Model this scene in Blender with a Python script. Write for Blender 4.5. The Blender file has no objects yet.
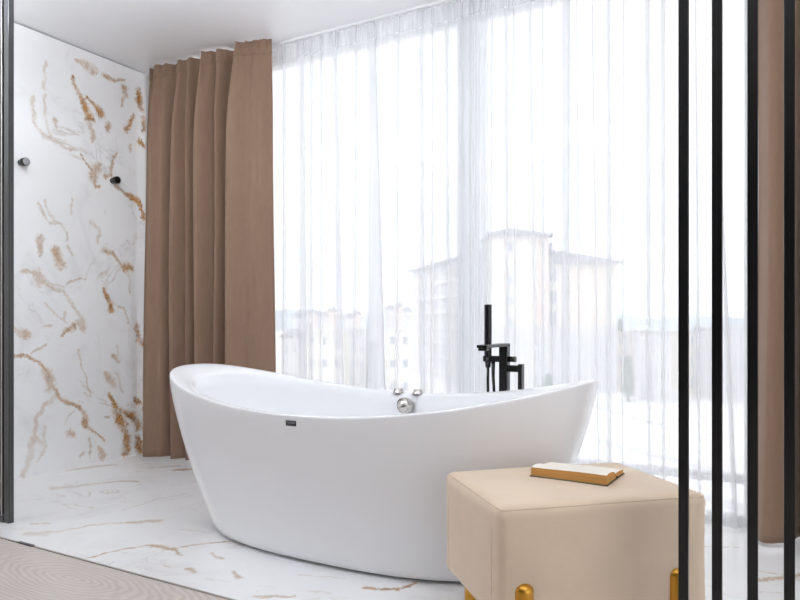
import bpy, bmesh, math, random
import numpy as np
from mathutils import Vector, Matrix
random.seed(7)
rng = np.random.default_rng(11)
SC = bpy.context.scene
COL = SC.collection
PI = math.pi

# ------------------------------------------------------------------ helpers
def lin(r, g, b):
    def f(c):
        c /= 255.0
        return c / 12.92 if c <= 0.04045 else ((c + 0.055) / 1.055) ** 2.4
    return (f(r), f(g), f(b), 1.0)

class MB:
    """collects pieces of ONE mesh"""
    def __init__(s):
        s.v = []; s.f = []; s.sm = []
    def add(s, verts, faces, smooth=False):
        o = len(s.v)
        s.v += [tuple(map(float, p)) for p in verts]
        s.f += [tuple(i + o for i in f) for f in faces]
        s.sm += [smooth] * len(faces)
        return s
    def box(s, x0, x1, y0, y1, z0, z1):
        v = [(x0,y0,z0),(x1,y0,z0),(x1,y1,z0),(x0,y1,z0),(x0,y0,z1),(x1,y0,z1),(x1,y1,z1),(x0,y1,z1)]
        return s.add(v, [(0,3,2,1),(4,5,6,7),(0,1,5,4),(1,2,6,5),(2,3,7,6),(3,0,4,7)])
    def cyl(s, p0, p1, r0, r1=None, n=24, caps=True):
        r1 = r0 if r1 is None else r1
        p0 = Vector(p0); p1 = Vector(p1); d = (p1 - p0).normalized()
        a = d.orthogonal().normalized(); b = d.cross(a)
        v = []
        for p, r in ((p0, r0), (p1, r1)):
            for k in range(n):
                t = 2 * PI * k / n
                v.append(p + (a * math.cos(t) + b * math.sin(t)) * r)
        f = [(k, (k+1) % n, n + (k+1) % n, n + k) for k in range(n)]
        s.add(v, f, True)
        if caps:
            s.add(v[:n], [tuple(range(n-1, -1, -1))]); s.add(v[n:], [tuple(range(n))])
        return s
    def lathe(s, c, axis, prof, n=32):
        """prof: (radius, distance along axis)"""
        c = Vector(c); d = Vector(axis).normalized(); a = d.orthogonal().normalized(); b = d.cross(a)
        v = []
        for r, h in prof:
            for k in range(n):
                t = 2 * PI * k / n
                v.append(c + d * h + (a * math.cos(t) + b * math.sin(t)) * r)
        f = []
        for i in range(len(prof) - 1):
            for k in range(n):
                f.append((i*n+k, i*n+(k+1) % n, (i+1)*n+(k+1) % n, (i+1)*n+k))
        return s.add(v, f, True)
    def tube(s, pts, r, n=12):
        pts = [Vector(p) for p in pts]
        rs = r if isinstance(r, (list, tuple)) else [r] * len(pts)
        v = []; ref = Vector((0.31, 0.77, 0.55))
        for i, p in enumerate(pts):
            d = (pts[min(i+1, len(pts)-1)] - pts[max(i-1, 0)]).normalized()
            a = (ref - d * ref.dot(d)).normalized(); b = d.cross(a)
            for k in range(n):
                t = 2 * PI * k / n
                v.append(p + (a * math.cos(t) + b * math.sin(t)) * rs[i])
        f = []
        for i in range(len(pts) - 1):
            for k in range(n):
                f.append((i*n+k, i*n+(k+1) % n, (i+1)*n+(k+1) % n, (i+1)*n+k))
        f += [tuple(range(n-1, -1, -1)), tuple(range((len(pts)-1)*n, len(pts)*n))]
        return s.add(v, f, True)
    def grid(s, P, nu, nv, smooth=True, wrap_u=False):
        f = []
        for j in range(nv - 1):
            for i in range(nu if wrap_u else nu - 1):
                k = (i + 1) % nu
                f.append((j*nu+i, j*nu+k, (j+1)*nu+k, (j+1)*nu+i))
        return s.add(P, f, smooth)
    def build(s, name, m, parent=None, bevel=0, segs=2, fix=True):
        me = bpy.data.meshes.new(name)
        me.from_pydata(s.v, [], s.f)
        me.polygons.foreach_set('use_smooth', s.sm)
        if fix:
            bm = bmesh.new(); bm.from_mesh(me)
            bmesh.ops.remove_doubles(bm, verts=bm.verts, dist=1e-5)
            bmesh.ops.recalc_face_normals(bm, faces=bm.faces)
            bm.to_mesh(me); bm.free()
        if m: me.materials.append(m)
        o = bpy.data.objects.new(name, me); COL.objects.link(o)
        if parent: o.parent = parent
        if bevel:
            md = o.modifiers.new('edge', 'BEVEL'); md.width = bevel; md.segments = segs
            md.limit_method = 'ANGLE'; md.angle_limit = math.radians(40); md.harden_normals = True
            for p in me.polygons: p.use_smooth = True
        return o

def tag(o, label=None, cat=None, group=None, kind=None):
    if label: o['label'] = label
    if cat: o['category'] = cat
    if group: o['group'] = group
    if kind: o['kind'] = kind
    return o
def empty(name, loc, rz=0):
    o = bpy.data.objects.new(name, None); COL.objects.link(o)
    o.empty_display_size = 0.1; o.location = loc; o.rotation_euler = (0, 0, rz)
    return o
def struct(name, mb, m, **k):
    return tag(mb.build(name, m, **k), kind='structure')

# ------------------------------------------------------------------ materials
def new_mat(name):
    m = bpy.data.materials.new(name); m.use_nodes = True
    nt = m.node_tree; nt.nodes.clear()
    return m, nt, nt.nodes.new, nt.links.new
def pbr(name, col, rough=0.5, metal=0.0, var=0.06, vscale=6.0, bump=0.0, bscale=200.0, coat=0.0, spec=0.5, sheen=0.0, stretch=None):
    m, nt, N, L = new_mat(name)
    out = N('ShaderNodeOutputMaterial'); b = N('ShaderNodeBsdfPrincipled')
    L(b.outputs[0], out.inputs[0])
    tc = N('ShaderNodeTexCoord')
    vec = tc.outputs['Object']
    if stretch:
        mp = N('ShaderNodeMapping'); mp.inputs['Scale'].default_value = stretch
        L(vec, mp.inputs[0]); vec = mp.outputs[0]
    n = N('ShaderNodeTexNoise'); n.inputs['Scale'].default_value = vscale; n.inputs['Detail'].default_value = 5
    L(vec, n.inputs['Vector'])
    mx = N('ShaderNodeMix'); mx.data_type = 'RGBA'
    mx.inputs[6].default_value = tuple(c * (1 - var) for c in col[:3]) + (1,)
    mx.inputs[7].default_value = tuple(min(1, c * (1 + var)) for c in col[:3]) + (1,)
    L(n.outputs[0], mx.inputs[0]); L(mx.outputs[2], b.inputs['Base Color'])
    b.inputs['Roughness'].default_value = rough; b.inputs['Metallic'].default_value = metal
    b.inputs['Coat Weight'].default_value = coat; b.inputs['Coat Roughness'].default_value = 0.08
    b.inputs['Specular IOR Level'].default_value = spec
    if sheen:
        b.inputs['Sheen Weight'].default_value = sheen; b.inputs['Sheen Roughness'].default_value = 0.4
    if bump:
        n2 = N('ShaderNodeTexNoise'); n2.inputs['Scale'].default_value = bscale; n2.inputs['Detail'].default_value = 3
        L(vec, n2.inputs['Vector'])
        bp = N('ShaderNodeBump'); bp.inputs['Strength'].default_value = bump; bp.inputs['Distance'].default_value = 0.004
        L(n2.outputs[0], bp.inputs['Height']); L(bp.outputs[0], b.inputs['Normal'])
    return m

def marble(name, floor=False):
    """white stone: authored vein mask (attribute) broken up by noise + faint procedural veining"""
    m, nt, N, L = new_mat(name)
    out = N('ShaderNodeOutputMaterial'); b = N('ShaderNodeBsdfPrincipled'); L(b.outputs[0], out.inputs[0])
    tc = N('ShaderNodeTexCoord')
    def noise(scale, det=8, dist=0.0, rough=0.6, w=None):
        n = N('ShaderNodeTexNoise'); n.inputs['Scale'].default_value = scale; n.inputs['Detail'].default_value = det
        n.inputs['Distortion'].default_value = dist; n.inputs['Roughness'].default_value = rough
        L(tc.outputs['Object'], n.inputs['Vector']); return n.outputs[0]
    def ramp(x, a, c):
        r = N('ShaderNodeMapRange'); r.interpolation_type = 'SMOOTHSTEP'
        r.inputs[1].default_value = a; r.inputs[2].default_value = c
        L(x, r.inputs[0]); return r.outputs[0]
    def mth(op, x, y=None):
        n = N('ShaderNodeMath'); n.operation = op
        for i, q in enumerate((x, y)):
            if q is None: continue
            if isinstance(q, (int, float)): n.inputs[i].default_value = q
            else: L(q, n.inputs[i])
        return n.outputs[0]
    def mix(f, a, c):
        n = N('ShaderNodeMix'); n.data_type = 'RGBA'
        if isinstance(f, float): n.inputs[0].default_value = f
        else: L(f, n.inputs[0])
        for i, q in ((6, a), (7, c)):
            if isinstance(q, tuple): n.inputs[i].default_value = q
            else: L(q, n.inputs[i])
        return n.outputs[2]
    base = mix(ramp(noise(1.3, 6, 0.6), 0.35, 0.7), lin(243,243,244), lin(249,249,249))
    base = mix(mth('MULTIPLY', ramp(noise(2.2, 8, 1.2), 0.5, 0.75), 0.4), base, lin(208,205,204))
    # faint thin veins: ridge of distorted noise
    rdg = mth('ABSOLUTE', mth('SUBTRACT', noise(1.1, 7, 0.9), 0.5))
    thin = mth('MULTIPLY', mth('SUBTRACT', 1.0, ramp(rdg, 0.0, 0.014)), ramp(noise(3.0, 4), 0.5, 0.68))
    base = mix(mth('MULTIPLY', thin, 0.55), base, lin(196,178,160))
    rd2 = mth('ABSOLUTE', mth('SUBTRACT', noise(2.3, 7, 1.5), 0.5))
    thin2 = mth('MULTIPLY', mth('SUBTRACT', 1.0, ramp(rd2, 0.0, 0.02)), ramp(noise(2.1, 4), 0.52, 0.7))
    base = mix(mth('MULTIPLY', thin2, 0.35), base, lin(170,168,170))
    at = N('ShaderNodeAttribute'); at.attribute_name = 'vein'
    sx = N('ShaderNodeSeparateColor'); L(at.outputs['Color'], sx.inputs[0])
    mask, tone, inten = sx.outputs[0], sx.outputs[1], sx.outputs[2]
    nz = mth('ADD', mth('MULTIPLY', noise(26, 10, 1.6, 0.75), 0.6), mth('MULTIPLY', noise(80, 8, 0.8, 0.75), 0.4))
    v = mth('ADD', mask, mth('MULTIPLY', mth('SUBTRACT', nz, 0.5), 4.2))
    v = ramp(v, 0.28, 0.95)
    v = mth('MULTIPLY', v, ramp(mask, 0.0, 0.25))
    pt = N('ShaderNodeMapRange'); pt.interpolation_type = 'SMOOTHSTEP'
    for q, w_ in ((1,.38),(2,.54),(3,.5),(4,1.0)): pt.inputs[q].default_value = w_
    L(noise(8, 6, 0.5), pt.inputs[0]); v = mth('MULTIPLY', v, pt.outputs[0])
    halo = mth('MULTIPLY', ramp(mth('ADD', mask, mth('MULTIPLY', mth('SUBTRACT', nz, 0.5), 2.0)), 0.0, 0.7), mth('MULTIPLY', ramp(mask, 0.0, 0.3), 0.22))
    vc = mix(tone, lin(202,184,166), lin(198,140,62))
    vc = mix(mth('MULTIPLY', ramp(noise(45, 6, 0.5), 0.45, 0.62), mth('MULTIPLY', tone, 0.8)), vc, lin(118,76,34))
    base = mix(mth('MULTIPLY', halo, inten), base, lin(214,196,172))
    base = mix(mth('MULTIPLY', v, inten), base, vc)
    L(base, b.inputs['Base Color'])
    b.inputs['Roughness'].default_value = 0.07 if not floor else 0.13
    b.inputs['Specular IOR Level'].default_value = 0.5
    return m

def wood_floor(name):
    m, nt, N, L = new_mat(name)
    out = N('ShaderNodeOutputMaterial'); b = N('ShaderNodeBsdfPrincipled'); L(b.outputs[0], out.inputs[0])
    tc = N('ShaderNodeTexCoord')
    mp = N('ShaderNodeMapping'); mp.inputs['Location'].default_value = (1.12, -2.4, 0); mp.inputs['Scale'].default_value = (0.55, 1.7, 1)
    mp.inputs['Rotation'].default_value = (0, 0, 0.0)
    L(tc.outputs['Object'], mp.inputs[0])
    w = N('ShaderNodeTexWave'); w.wave_type = 'RINGS'; w.rings_direction = 'Z'
    w.inputs['Scale'].default_value = 13; w.inputs['Distortion'].default_value = 7.0; w.inputs['Detail'].default_value = 2
    w.inputs['Detail Scale'].default_value = 0.9
    L(mp.outputs[0], w.inputs['Vector'])
    n = N('ShaderNodeTexNoise'); n.inputs['Scale'].default_value = 5; n.inputs['Detail'].default_value = 6
    L(mp.outputs[0], n.inputs['Vector'])
    a = N('ShaderNodeMix'); a.data_type = 'RGBA'
    a.inputs[6].default_value = lin(197,185,177); a.inputs[7].default_value = lin(213,202,195)
    L(w.outputs['Fac'], a.inputs[0])
    c = N('ShaderNodeMix'); c.data_type = 'RGBA'; c.blend_type = 'MULTIPLY'; c.inputs[0].default_value = 0.25
    L(a.outputs[2], c.inputs[6]); L(n.outputs['Color'], c.inputs[7])
    cr = N('ShaderNodeMix'); cr.data_type = 'RGBA'; cr.inputs[0].default_value = 0.12
    L(a.outputs[2], cr.inputs[6]); L(n.outputs['Fac'], cr.inputs[7])
    L(cr.outputs[2], b.inputs['Base Color'])
    b.inputs['Roughness'].default_value = 0.42
    bp = N('ShaderNodeBump'); bp.inputs['Strength'].default_value = 0.12; bp.inputs['Distance'].default_value = 0.002
    L(w.outputs['Fac'], bp.inputs['Height']); L(bp.outputs[0], b.inputs['Normal'])
    return m

def sheer_mat(name, see, col=(0.95,0.955,0.97,1)):
    """open voile weave: part of the light passes straight through the gaps, the threads scatter the rest"""
    m, nt, N, L = new_mat(name)
    out = N('ShaderNodeOutputMaterial')
    tr = N('ShaderNodeBsdfTransparent'); tl = N('ShaderNodeBsdfTranslucent'); df = N('ShaderNodeBsdfDiffuse')
    tl.inputs[0].default_value = col; df.inputs[0].default_value = col
    m1 = N('ShaderNodeMixShader'); m1.inputs[0].default_value = 0.5
    L(df.outputs[0], m1.inputs[1]); L(tl.outputs[0], m1.inputs[2])
    tc = N('ShaderNodeTexCoord'); mp = N('ShaderNodeMapping'); mp.inputs['Scale'].default_value = (60, 60, 1.2)
    L(tc.outputs['Object'], mp.inputs[0])
    n = N('ShaderNodeTexNoise'); n.inputs['Scale'].default_value = 1.0; n.inputs['Detail'].default_value = 3
    L(mp.outputs[0], n.inputs['Vector'])
    mr = N('ShaderNodeMapRange'); mr.inputs[1].default_value = 0.3; mr.inputs[2].default_value = 0.7
    mr.inputs[3].default_value = see - 0.05; mr.inputs[4].default_value = see + 0.05
    L(n.outputs[0], mr.inputs[0])
    m2 = N('ShaderNodeMixShader'); L(mr.outputs[0], m2.inputs[0]); L(m1.outputs[0], m2.inputs[1]); L(tr.outputs[0], m2.inputs[2])
    L(m2.outputs[0], out.inputs[0])
    return m

def glass_mat(name, tint=(1,1,1,1)):
    m, nt, N, L = new_mat(name)
    out = N('ShaderNodeOutputMaterial')
    tr = N('ShaderNodeBsdfTransparent'); tr.inputs[0].default_value = tint
    gl = N('ShaderNodeBsdfGlossy'); gl.inputs['Roughness'].default_value = 0.02
    fr = N('ShaderNodeFresnel'); fr.inputs[0].default_value = 1.45
    gm = N('ShaderNodeNewGeometry'); mr = N('ShaderNodeMapRange'); mr.inputs[3].default_value = 1.45; mr.inputs[4].default_value = 1/1.45
    L(gm.outputs['Backfacing'], mr.inputs[0]); L(mr.outputs[0], fr.inputs[0])
    tcn = N('ShaderNodeTexNoise'); tcn.inputs['Scale'].default_value = 0.8
    ml = N('ShaderNodeMath'); ml.operation = 'MULTIPLY_ADD'; ml.inputs[1].default_value = 0.02; ml.inputs[2].default_value = 0.0
    L(tcn.outputs[0], ml.inputs[0]); L(ml.outputs[0], gl.inputs['Roughness'])
    mx = N('ShaderNodeMixShader'); L(fr.outputs[0], mx.inputs[0]); L(tr.outputs[0], mx.inputs[1]); L(gl.outputs[0], mx.inputs[2])
    L(mx.outputs[0], out.inputs[0])
    return m

M = {}
M['grey_wall'] = pbr('fill_cutting_grey', lin(92,92,94), 0.6, var=0.02)
M['white_wall'] = pbr('white_paint', lin(240,240,240), 0.6, var=0.015, bump=0.02)
M['ceiling'] = pbr('satin_ceiling', lin(243,243,245), 0.32, var=0.01)
M['marble_wall'] = marble('gold_veined_marble')
M['marble_floor'] = marble('polished_marble_tile', True)
M['wood'] = wood_floor('pale_wavy_oak')
M['strip'] = pbr('pale_metal_strip', lin(150,142,134), 0.45)
M['gap_grey'] = pbr('grey_shadow_gap', lin(168,168,170), 0.7)
M['dark_gap'] = pbr('painted_base_shadow', lin(70,70,72), 0.7)
M['alu'] = pbr('brushed_trim', lin(150,146,140), 0.35, 0.8)
M['frame'] = pbr('white_window_frame', lin(236,236,238), 0.35, var=0.01)
M['acrylic'] = pbr('white_acrylic', lin(243,243,245), 0.22, var=0.006)
M['chrome'] = pbr('chrome', lin(205,200,195), 0.22, 1.0, var=0.02)
M['black'] = pbr('matt_black', lin(16,16,17), 0.24, 0.0, var=0.1)
M['slat'] = pbr('black_powder_coat', lin(9,8,9), 0.28, 0.0, var=0.1, vscale=30, spec=0.5)
M['screen'] = pbr('anthracite_frame', lin(38,38,40), 0.3, 0.0, var=0.08, spec=0.9)
M['screen_grey'] = pbr('grey_seal', lin(88,88,92), 0.4, 0.3, var=0.05)
M['brown'] = pbr('brown_blackout_cloth', lin(141,114,95), 0.9, var=0.1, vscale=40, bump=0.25, bscale=700, sheen=0.15, stretch=(1,1,0.35))
M['sheer'] = sheer_mat('white_voile', 0.42, (0.9,0.905,0.92,1))
M['tape'] = sheer_mat('gathering_tape', 0.7)
M['suede'] = pbr('beige_suede', lin(222,200,176), 0.75, var=0.07, vscale=9, bump=0.12, bscale=60, sheen=0.25)
M['suede_seam'] = pbr('beige_piping', lin(212,190,166), 0.8, var=0.05)
M['gold'] = pbr('brushed_gold', lin(214,158,66), 0.28, 1.0, var=0.08, vscale=14, stretch=(1,1,0.1))
M['page_edge'] = pbr('yellowed_page_edges', lin(208,154,84), 0.8, var=0.25, vscale=1, stretch=(4,4,420))
M['page'] = pbr('book_paper', lin(240,234,222), 0.7, var=0.03, vscale=30)
M['cover'] = pbr('dark_green_book_cloth', lin(74,80,70), 0.7, var=0.1, vscale=60)
M['badge'] = pbr('dark_badge', lin(38,38,42), 0.3, 0.3)
M['badge_mark'] = pbr('pale_print', lin(176,176,178), 0.5)
M['glass'] = glass_mat('window_glass')
M['cream'] = pbr('cream_render', lin(228,222,210), 0.9, var=0.03, vscale=0.3)
M['pink'] = pbr('pale_pink_render', lin(226,206,198), 0.9, var=0.03, vscale=0.3)
M['pgrey'] = pbr('pale_grey_render', lin(206,206,210), 0.9, var=0.04, vscale=0.3)
M['warm'] = pbr('warm_balcony_back', lin(230,217,206), 0.9, var=0.05, vscale=0.4)
M['roof'] = pbr('grey_roof', lin(150,150,158), 0.8, var=0.06, vscale=0.5)
M['pane_out'] = pbr('distant_pane', lin(150,158,168), 0.25, var=0.1)
M['orange'] = pbr('orange_render', lin(240,190,140), 0.9, var=0.05)
M['snow'] = pbr('pale_snowy_ground', lin(240,240,242), 0.95, var=0.05, vscale=0.05)
M['kerb'] = pbr('grey_kerb', lin(212,213,216), 0.9, var=0.05)
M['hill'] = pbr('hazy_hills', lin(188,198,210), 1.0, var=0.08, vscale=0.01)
M['leaf'] = pbr('winter_conifer', lin(120,138,128), 0.95, var=0.3, vscale=2)
M['bark'] = pbr('grey_bark', lin(110,100,92), 0.95, var=0.2)
def glow_mat(name, col, strength):
    m, nt, N, L = new_mat(name)
    out = N('ShaderNodeOutputMaterial'); e = N('ShaderNodeEmission'); e.inputs[0].default_value = col; e.inputs[1].default_value = strength
    L(e.outputs[0], out.inputs[0]); return m
M['fill_glow'] = glow_mat('fill_glow_surface', (0.90,0.96,1,1), 15.0)  # glow of the added fill drums
M['canvas_white'] = pbr('white_plaster', lin(238,238,240), 0.8, var=0.02)
WALL_VEINS= [([(2.471,2.274,0.0068),(2.485,2.225,0.0108),(2.523,2.161,0.015),(2.561,2.103,0.0193),(2.585,2.061,0.0236)],1,0.8),([(2.561,2.179,0.0083),(2.624,2.141,0.014),(2.659,2.102,0.0197)],1,0.8),([(2.585,2.054,0.018),(2.6,1.968,0.0125),(2.6,1.926,0.007)],0.6,0.4),([(2.561,2.372,0.0234),(2.596,2.356,0.0236)],0.7,0.5),([(2.485,2.367,0.0081),(2.569,2.382,0.0138)],0.6,0.5),([(2.669,2.344,0.0113),(2.738,2.334,0.0086),(2.822,2.372,0.0058)],0.8,0.7),([(2.822,2.314,0.0175),(2.834,2.273,0.0146)],0.9,0.9),([(2.834,2.273,0.0088),(2.797,2.19,0.0036)],0.7,0.6),([(2.928,2.316,0.0179),(2.95,2.225,0.0195)],1,1),([(2.973,2.164,0.0181),(2.973,2.089,0.0135)],1,1),([(2.892,2.165,0.0059),(2.848,2.065,0.0176)],0.9,0.8),([(2.946,1.999,0.0165),(2.973,1.986,0.0135)],1,1),([(2.862,1.958,0.0103),(2.862,1.928,0.0074)],0.6,0.6),([(2.307,2.3,0.0065),(2.3,2.193,0.0065),(2.286,2.144,0.0065)],0.5,0.3),([(2.232,2.083,0.009),(2.239,1.931,0.0087),(2.3,1.881,0.0086),(2.383,1.875,0.0085),(2.419,1.846,0.0083),(2.5,1.848,0.0082)],0.55,0.25),([(2.3,2.115,0.0065),(2.307,1.948,0.0065),(2.341,1.891,0.0066)],0.45,0.2),([(2.362,1.995,0.0106),(2.362,1.956,0.0092)],0.6,0.6),([(2.523,1.839,0.0055),(2.577,1.775,0.0062),(2.608,1.732,0.007),(2.624,1.665,0.0077),(2.653,1.659,0.0084)],0.8,0.6),([(2.632,1.786,0.021),(2.6,1.724,0.0209)],0.7,0.5),([(2.771,1.908,0.0043),(2.738,1.829,0.0072),(2.721,1.754,0.01),(2.688,1.727,0.0128)],0.8,0.6),([(2.763,1.69,0.0072),(2.875,1.643,0.0096),(2.928,1.63,0.0119)],0.95,0.8),([(2.713,2.052,0.0143),(2.705,2.014,0.0114)],0.8,0.7),([(2.883,1.623,0.0089),(2.937,1.616,0.0127),(2.964,1.53,0.0165)],1,1),([(2.259,1.498,0.0064),(2.327,1.41,0.0062),(2.398,1.413,0.006),(2.434,1.364,0.0057),(2.427,1.309,0.0054)],0.5,0.2),([(2.3,1.53,0.0052),(2.313,1.48,0.0052),(2.369,1.416,0.0053)],0.5,0.3),([(2.27,1.306,0.0181),(2.279,1.216,0.0078)],0.65,0.5),([(2.369,1.257,0.0198),(2.391,1.186,0.0239)],0.8,0.6),([(2.441,1.284,0.0067),(2.471,1.233,0.0068)],0.4,0.2),([(2.167,1.131,0.0088),(2.246,1.111,0.0088),(2.3,1.062,0.0087),(2.412,1.027,0.0087),(2.456,0.962,0.0085),(2.516,0.881,0.0084),(2.546,0.84,0.0082)],0.6,0.3),([(2.246,1.111,0.0231),(2.279,1.074,0.0233)],0.6,0.4),([(2.3,1.081,0.0052),(2.427,1.048,0.0054)],0.5,0.2),([(2.434,1.068,0.0054),(2.485,1.091,0.0044),(2.546,1.108,0.0034)],0.6,0.4),([(2.68,1.286,0.0142),(2.738,1.27,0.0107),(2.805,1.21,0.0073)],0.8,0.7),([(2.822,1.197,0.0219),(2.866,1.19,0.0206)],0.9,0.8),([(2.68,1.045,0.0099),(2.713,0.982,0.0121),(2.724,0.926,0.0143)],0.95,0.85),([(2.738,0.969,0.0057),(2.822,0.934,0.0058),(2.857,0.84,0.0059)],0.5,0.3),([(2.857,1.148,0.0059),(2.869,1.031,0.0059)],0.45,0.2),([(2.919,0.824,0.0134),(2.932,0.735,0.0134)],1,1),([(2.928,0.735,0.0164),(2.973,0.707,0.015),(3.02,0.693,0.0137)],1,1),([(2.391,0.774,0.0053),(2.478,0.82,0.0162)],0.8,0.7),([(2.523,0.854,0.0205),(2.538,0.82,0.0206)],0.55,0.4),([(2.3,0.828,0.0052),(2.355,0.83,0.0053)],0.5,0.4),([(2.3,0.958,0.0039),(2.383,0.88,0.004),(2.441,0.84,0.004)],0.5,0.3),([(2.419,0.907,0.0053),(2.421,0.867,0.0053)],0.6,0.5),([(2.592,1.445,0.0111),(2.648,1.417,0.0091),(2.632,1.324,0.007)],0.45,0.2),([(2.463,1.556,0.0054),(2.459,1.474,0.0054)],0.4,0.3),([(2.104,0.67,0.0074),(2.154,0.675,0.0077),(2.206,0.663,0.0079),(2.272,0.621,0.0081),(2.32,0.553,0.0084),(2.348,0.485,0.0085),(2.398,0.415,0.0088),(2.456,0.375,0.009),(2.516,0.348,0.0093),(2.546,0.304,0.0095),(2.554,0.234,0.0096)],0.85,0.6),([(2.313,0.567,0.0222),(2.334,0.487,0.0223)],0.65,0.5),([(2.538,0.318,0.0124),(2.554,0.241,0.0165)],0.9,0.8),([(2.554,0.261,0.0069),(2.608,0.199,0.0063),(2.675,0.13,0.0057)],0.85,0.7),([(2.369,0.431,0.0106),(2.3,0.385,0.0101),(2.246,0.314,0.0096),(2.248,0.211,0.0093),(2.3,0.164,0.0091)],0.5,0.25),([(2.232,0.201,0.0154),(2.206,0.09,0.014),(2.18,0.019,0.0126)],0.5,0.3),([(2.3,0.268,0.0065),(2.3,0.138,0.0065),(2.259,0.081,0.0064)],0.4,0.2),([(2.449,0.208,0.0148),(2.478,0.19,0.0135)],0.8,0.7),([(2.508,0.69,0.0048),(2.531,0.58,0.0046),(2.561,0.495,0.0044),(2.592,0.409,0.0042)],0.5,0.15),([(2.577,0.162,0.0083),(2.585,0.049,0.0055)],0.6,0.4),([(2.632,0.104,0.0056),(2.675,0.034,0.0156)],0.9,0.8),([(2.226,0.681,0.0051),(2.3,0.717,0.0052)],0.5,0.3),([(2.546,0.084,0.0069),(2.516,0.061,0.0068)],0.5,0.3),([(2.688,0.528,0.0128),(2.746,0.466,0.0187)],0.8,0.6),([(2.771,0.522,0.0058),(2.814,0.417,0.0058)],0.55,0.4),([(2.754,0.638,0.0144),(2.78,0.615,0.0116)],0.7,0.6),([(2.771,0.71,0.0043),(2.78,0.637,0.0043)],0.4,0.3),([(2.718,0.404,0.0114),(2.771,0.291,0.0141),(2.814,0.206,0.0167),(2.84,0.107,0.0194),(2.84,0.034,0.022)],1,0.9),([(2.771,0.291,0.026),(2.822,0.197,0.0219)],1,0.9),([(2.822,0.285,0.016),(2.892,0.247,0.0192),(2.932,0.18,0.0224)],1,0.9),([(2.901,0.35,0.0163),(2.932,0.329,0.0149)],1,1),([(2.919,0.102,0.0179),(2.95,0.023,0.0255)],1,1),([(2.964,0.298,0.009),(2.973,0.282,0.009)],0.9,1),([(2.688,0.272,0.0057),(2.713,0.267,0.0057)],0.6,0.8)]
FLOOR_VEINS= [([(-3.202,2.122,0.015),(-3.142,2.249,0.015),(-3.057,2.403,0.015),(-2.962,2.44,0.015)],0.7,0.4),([(-3.231,2.141,0.025),(-3.154,2.206,0.025)],0.5,0.4),([(-2.604,1.635,0.01),(-2.538,1.708,0.01),(-2.495,1.814,0.01),(-2.422,1.903,0.01),(-2.295,1.999,0.01)],0.8,0.4),([(-2.385,1.934,0.02),(-2.298,2.002,0.02)],0.7,0.35),([(-2.614,1.629,0.03),(-2.554,1.654,0.03)],0.5,0.4),([(-2.162,1.56,0.007),(-2.141,1.644,0.007),(-2.115,1.715,0.007),(-2.075,1.765,0.007),(-1.964,1.78,0.007),(-1.884,1.743,0.007)],0.85,0.6),([(-2.075,1.765,0.015),(-1.969,1.785,0.015)],0.8,0.7),([(-1.955,1.816,0.008),(-1.896,1.896,0.008),(-1.843,1.946,0.008)],0.9,0.7),([(-1.759,1.667,0.0125),(-1.713,1.651,0.0125)],0.9,0.9),([(-1.869,1.648,0.005),(-1.828,1.638,0.005)],0.7,0.6),([(-1.805,1.813,0.01),(-1.729,1.795,0.01)],0.7,0.6),([(-1.617,1.715,0.01),(-1.553,1.689,0.01)],0.8,0.6),([(-3.529,2.43,0.025),(-3.484,2.592,0.025),(-3.428,2.652,0.025)],0.6,0.3),([(-3.001,2.743,0.025),(-2.937,2.796,0.025)],0.9,0.8),([(-3.175,2.7,0.015),(-3.073,2.832,0.015)],0.6,0.2),([(-2.572,2.037,0.006),(-2.586,2.235,0.006),(-2.547,2.386,0.006)],0.5,0.0),([(-2.531,2.223,0.005),(-2.499,2.379,0.005)],0.5,0.0),([(-2.743,2.057,0.005),(-2.673,2.168,0.005)],0.4,0),([(-2.738,1.707,0.01),(-2.671,1.75,0.01)],0.6,0.1),([(-2.988,1.98,0.005),(-2.75,1.938,0.005)],0.4,0),([(-2.127,1.96,0.005),(-1.991,1.991,0.005)],0.5,0.1),([(-1.143,1.817,0.01),(-1.039,1.861,0.01),(-1.025,1.93,0.01)],1,0.8),([(-1.402,1.592,0.01),(-1.299,1.658,0.01)],0.7,0.5),([(-1.287,1.718,0.006),(-1.213,1.724,0.006)],0.5,0.1),([(-1.392,1.804,0.004),(-1.245,1.856,0.004)],0.4,0.1),([(-0.053,2.502,0.015),(0.075,2.623,0.015)],0.8,0.45),([(-0.043,2.599,0.006),(0.001,2.603,0.006)],0.7,0.6),([(-0.045,2.394,0.005),(0.015,2.427,0.005)],0.5,0.2),([(-0.281,2.772,0.006),(-0.113,2.827,0.006)],0.5,0.2)]
# ------------------------------------------------------------------ camera
# room axes: x along the window wall, y towards the window, z up; the camera stands at the origin
FPX, EYE = 671.0, 0.85
UX = (0.8732, -0.4874); VX = (0.4878, 0.8729)
cam_d = bpy.data.cameras.new('camera'); cam = bpy.data.objects.new('camera', cam_d); COL.objects.link(cam)
cam.location = (0, 0, EYE); cam.rotation_euler = (PI/2, 0, math.atan2(0.4874, 0.8730))
cam_d.sensor_width = 36; cam_d.lens = FPX / 800 * 36; cam_d.shift_y = 22 / 800
cam_d.clip_start = 0.05; cam_d.clip_end = 6000
SC.camera = cam
def far(px, py, Y):
    """point at distance Y in the viewing direction (used only to lay out the town outside)"""
    X = (px - 400) / FPX * Y
    return Vector((X*UX[0] + Y*UX[1], X*VX[0] + Y*VX[1], EYE - (py - 322) / FPX * Y))

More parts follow.
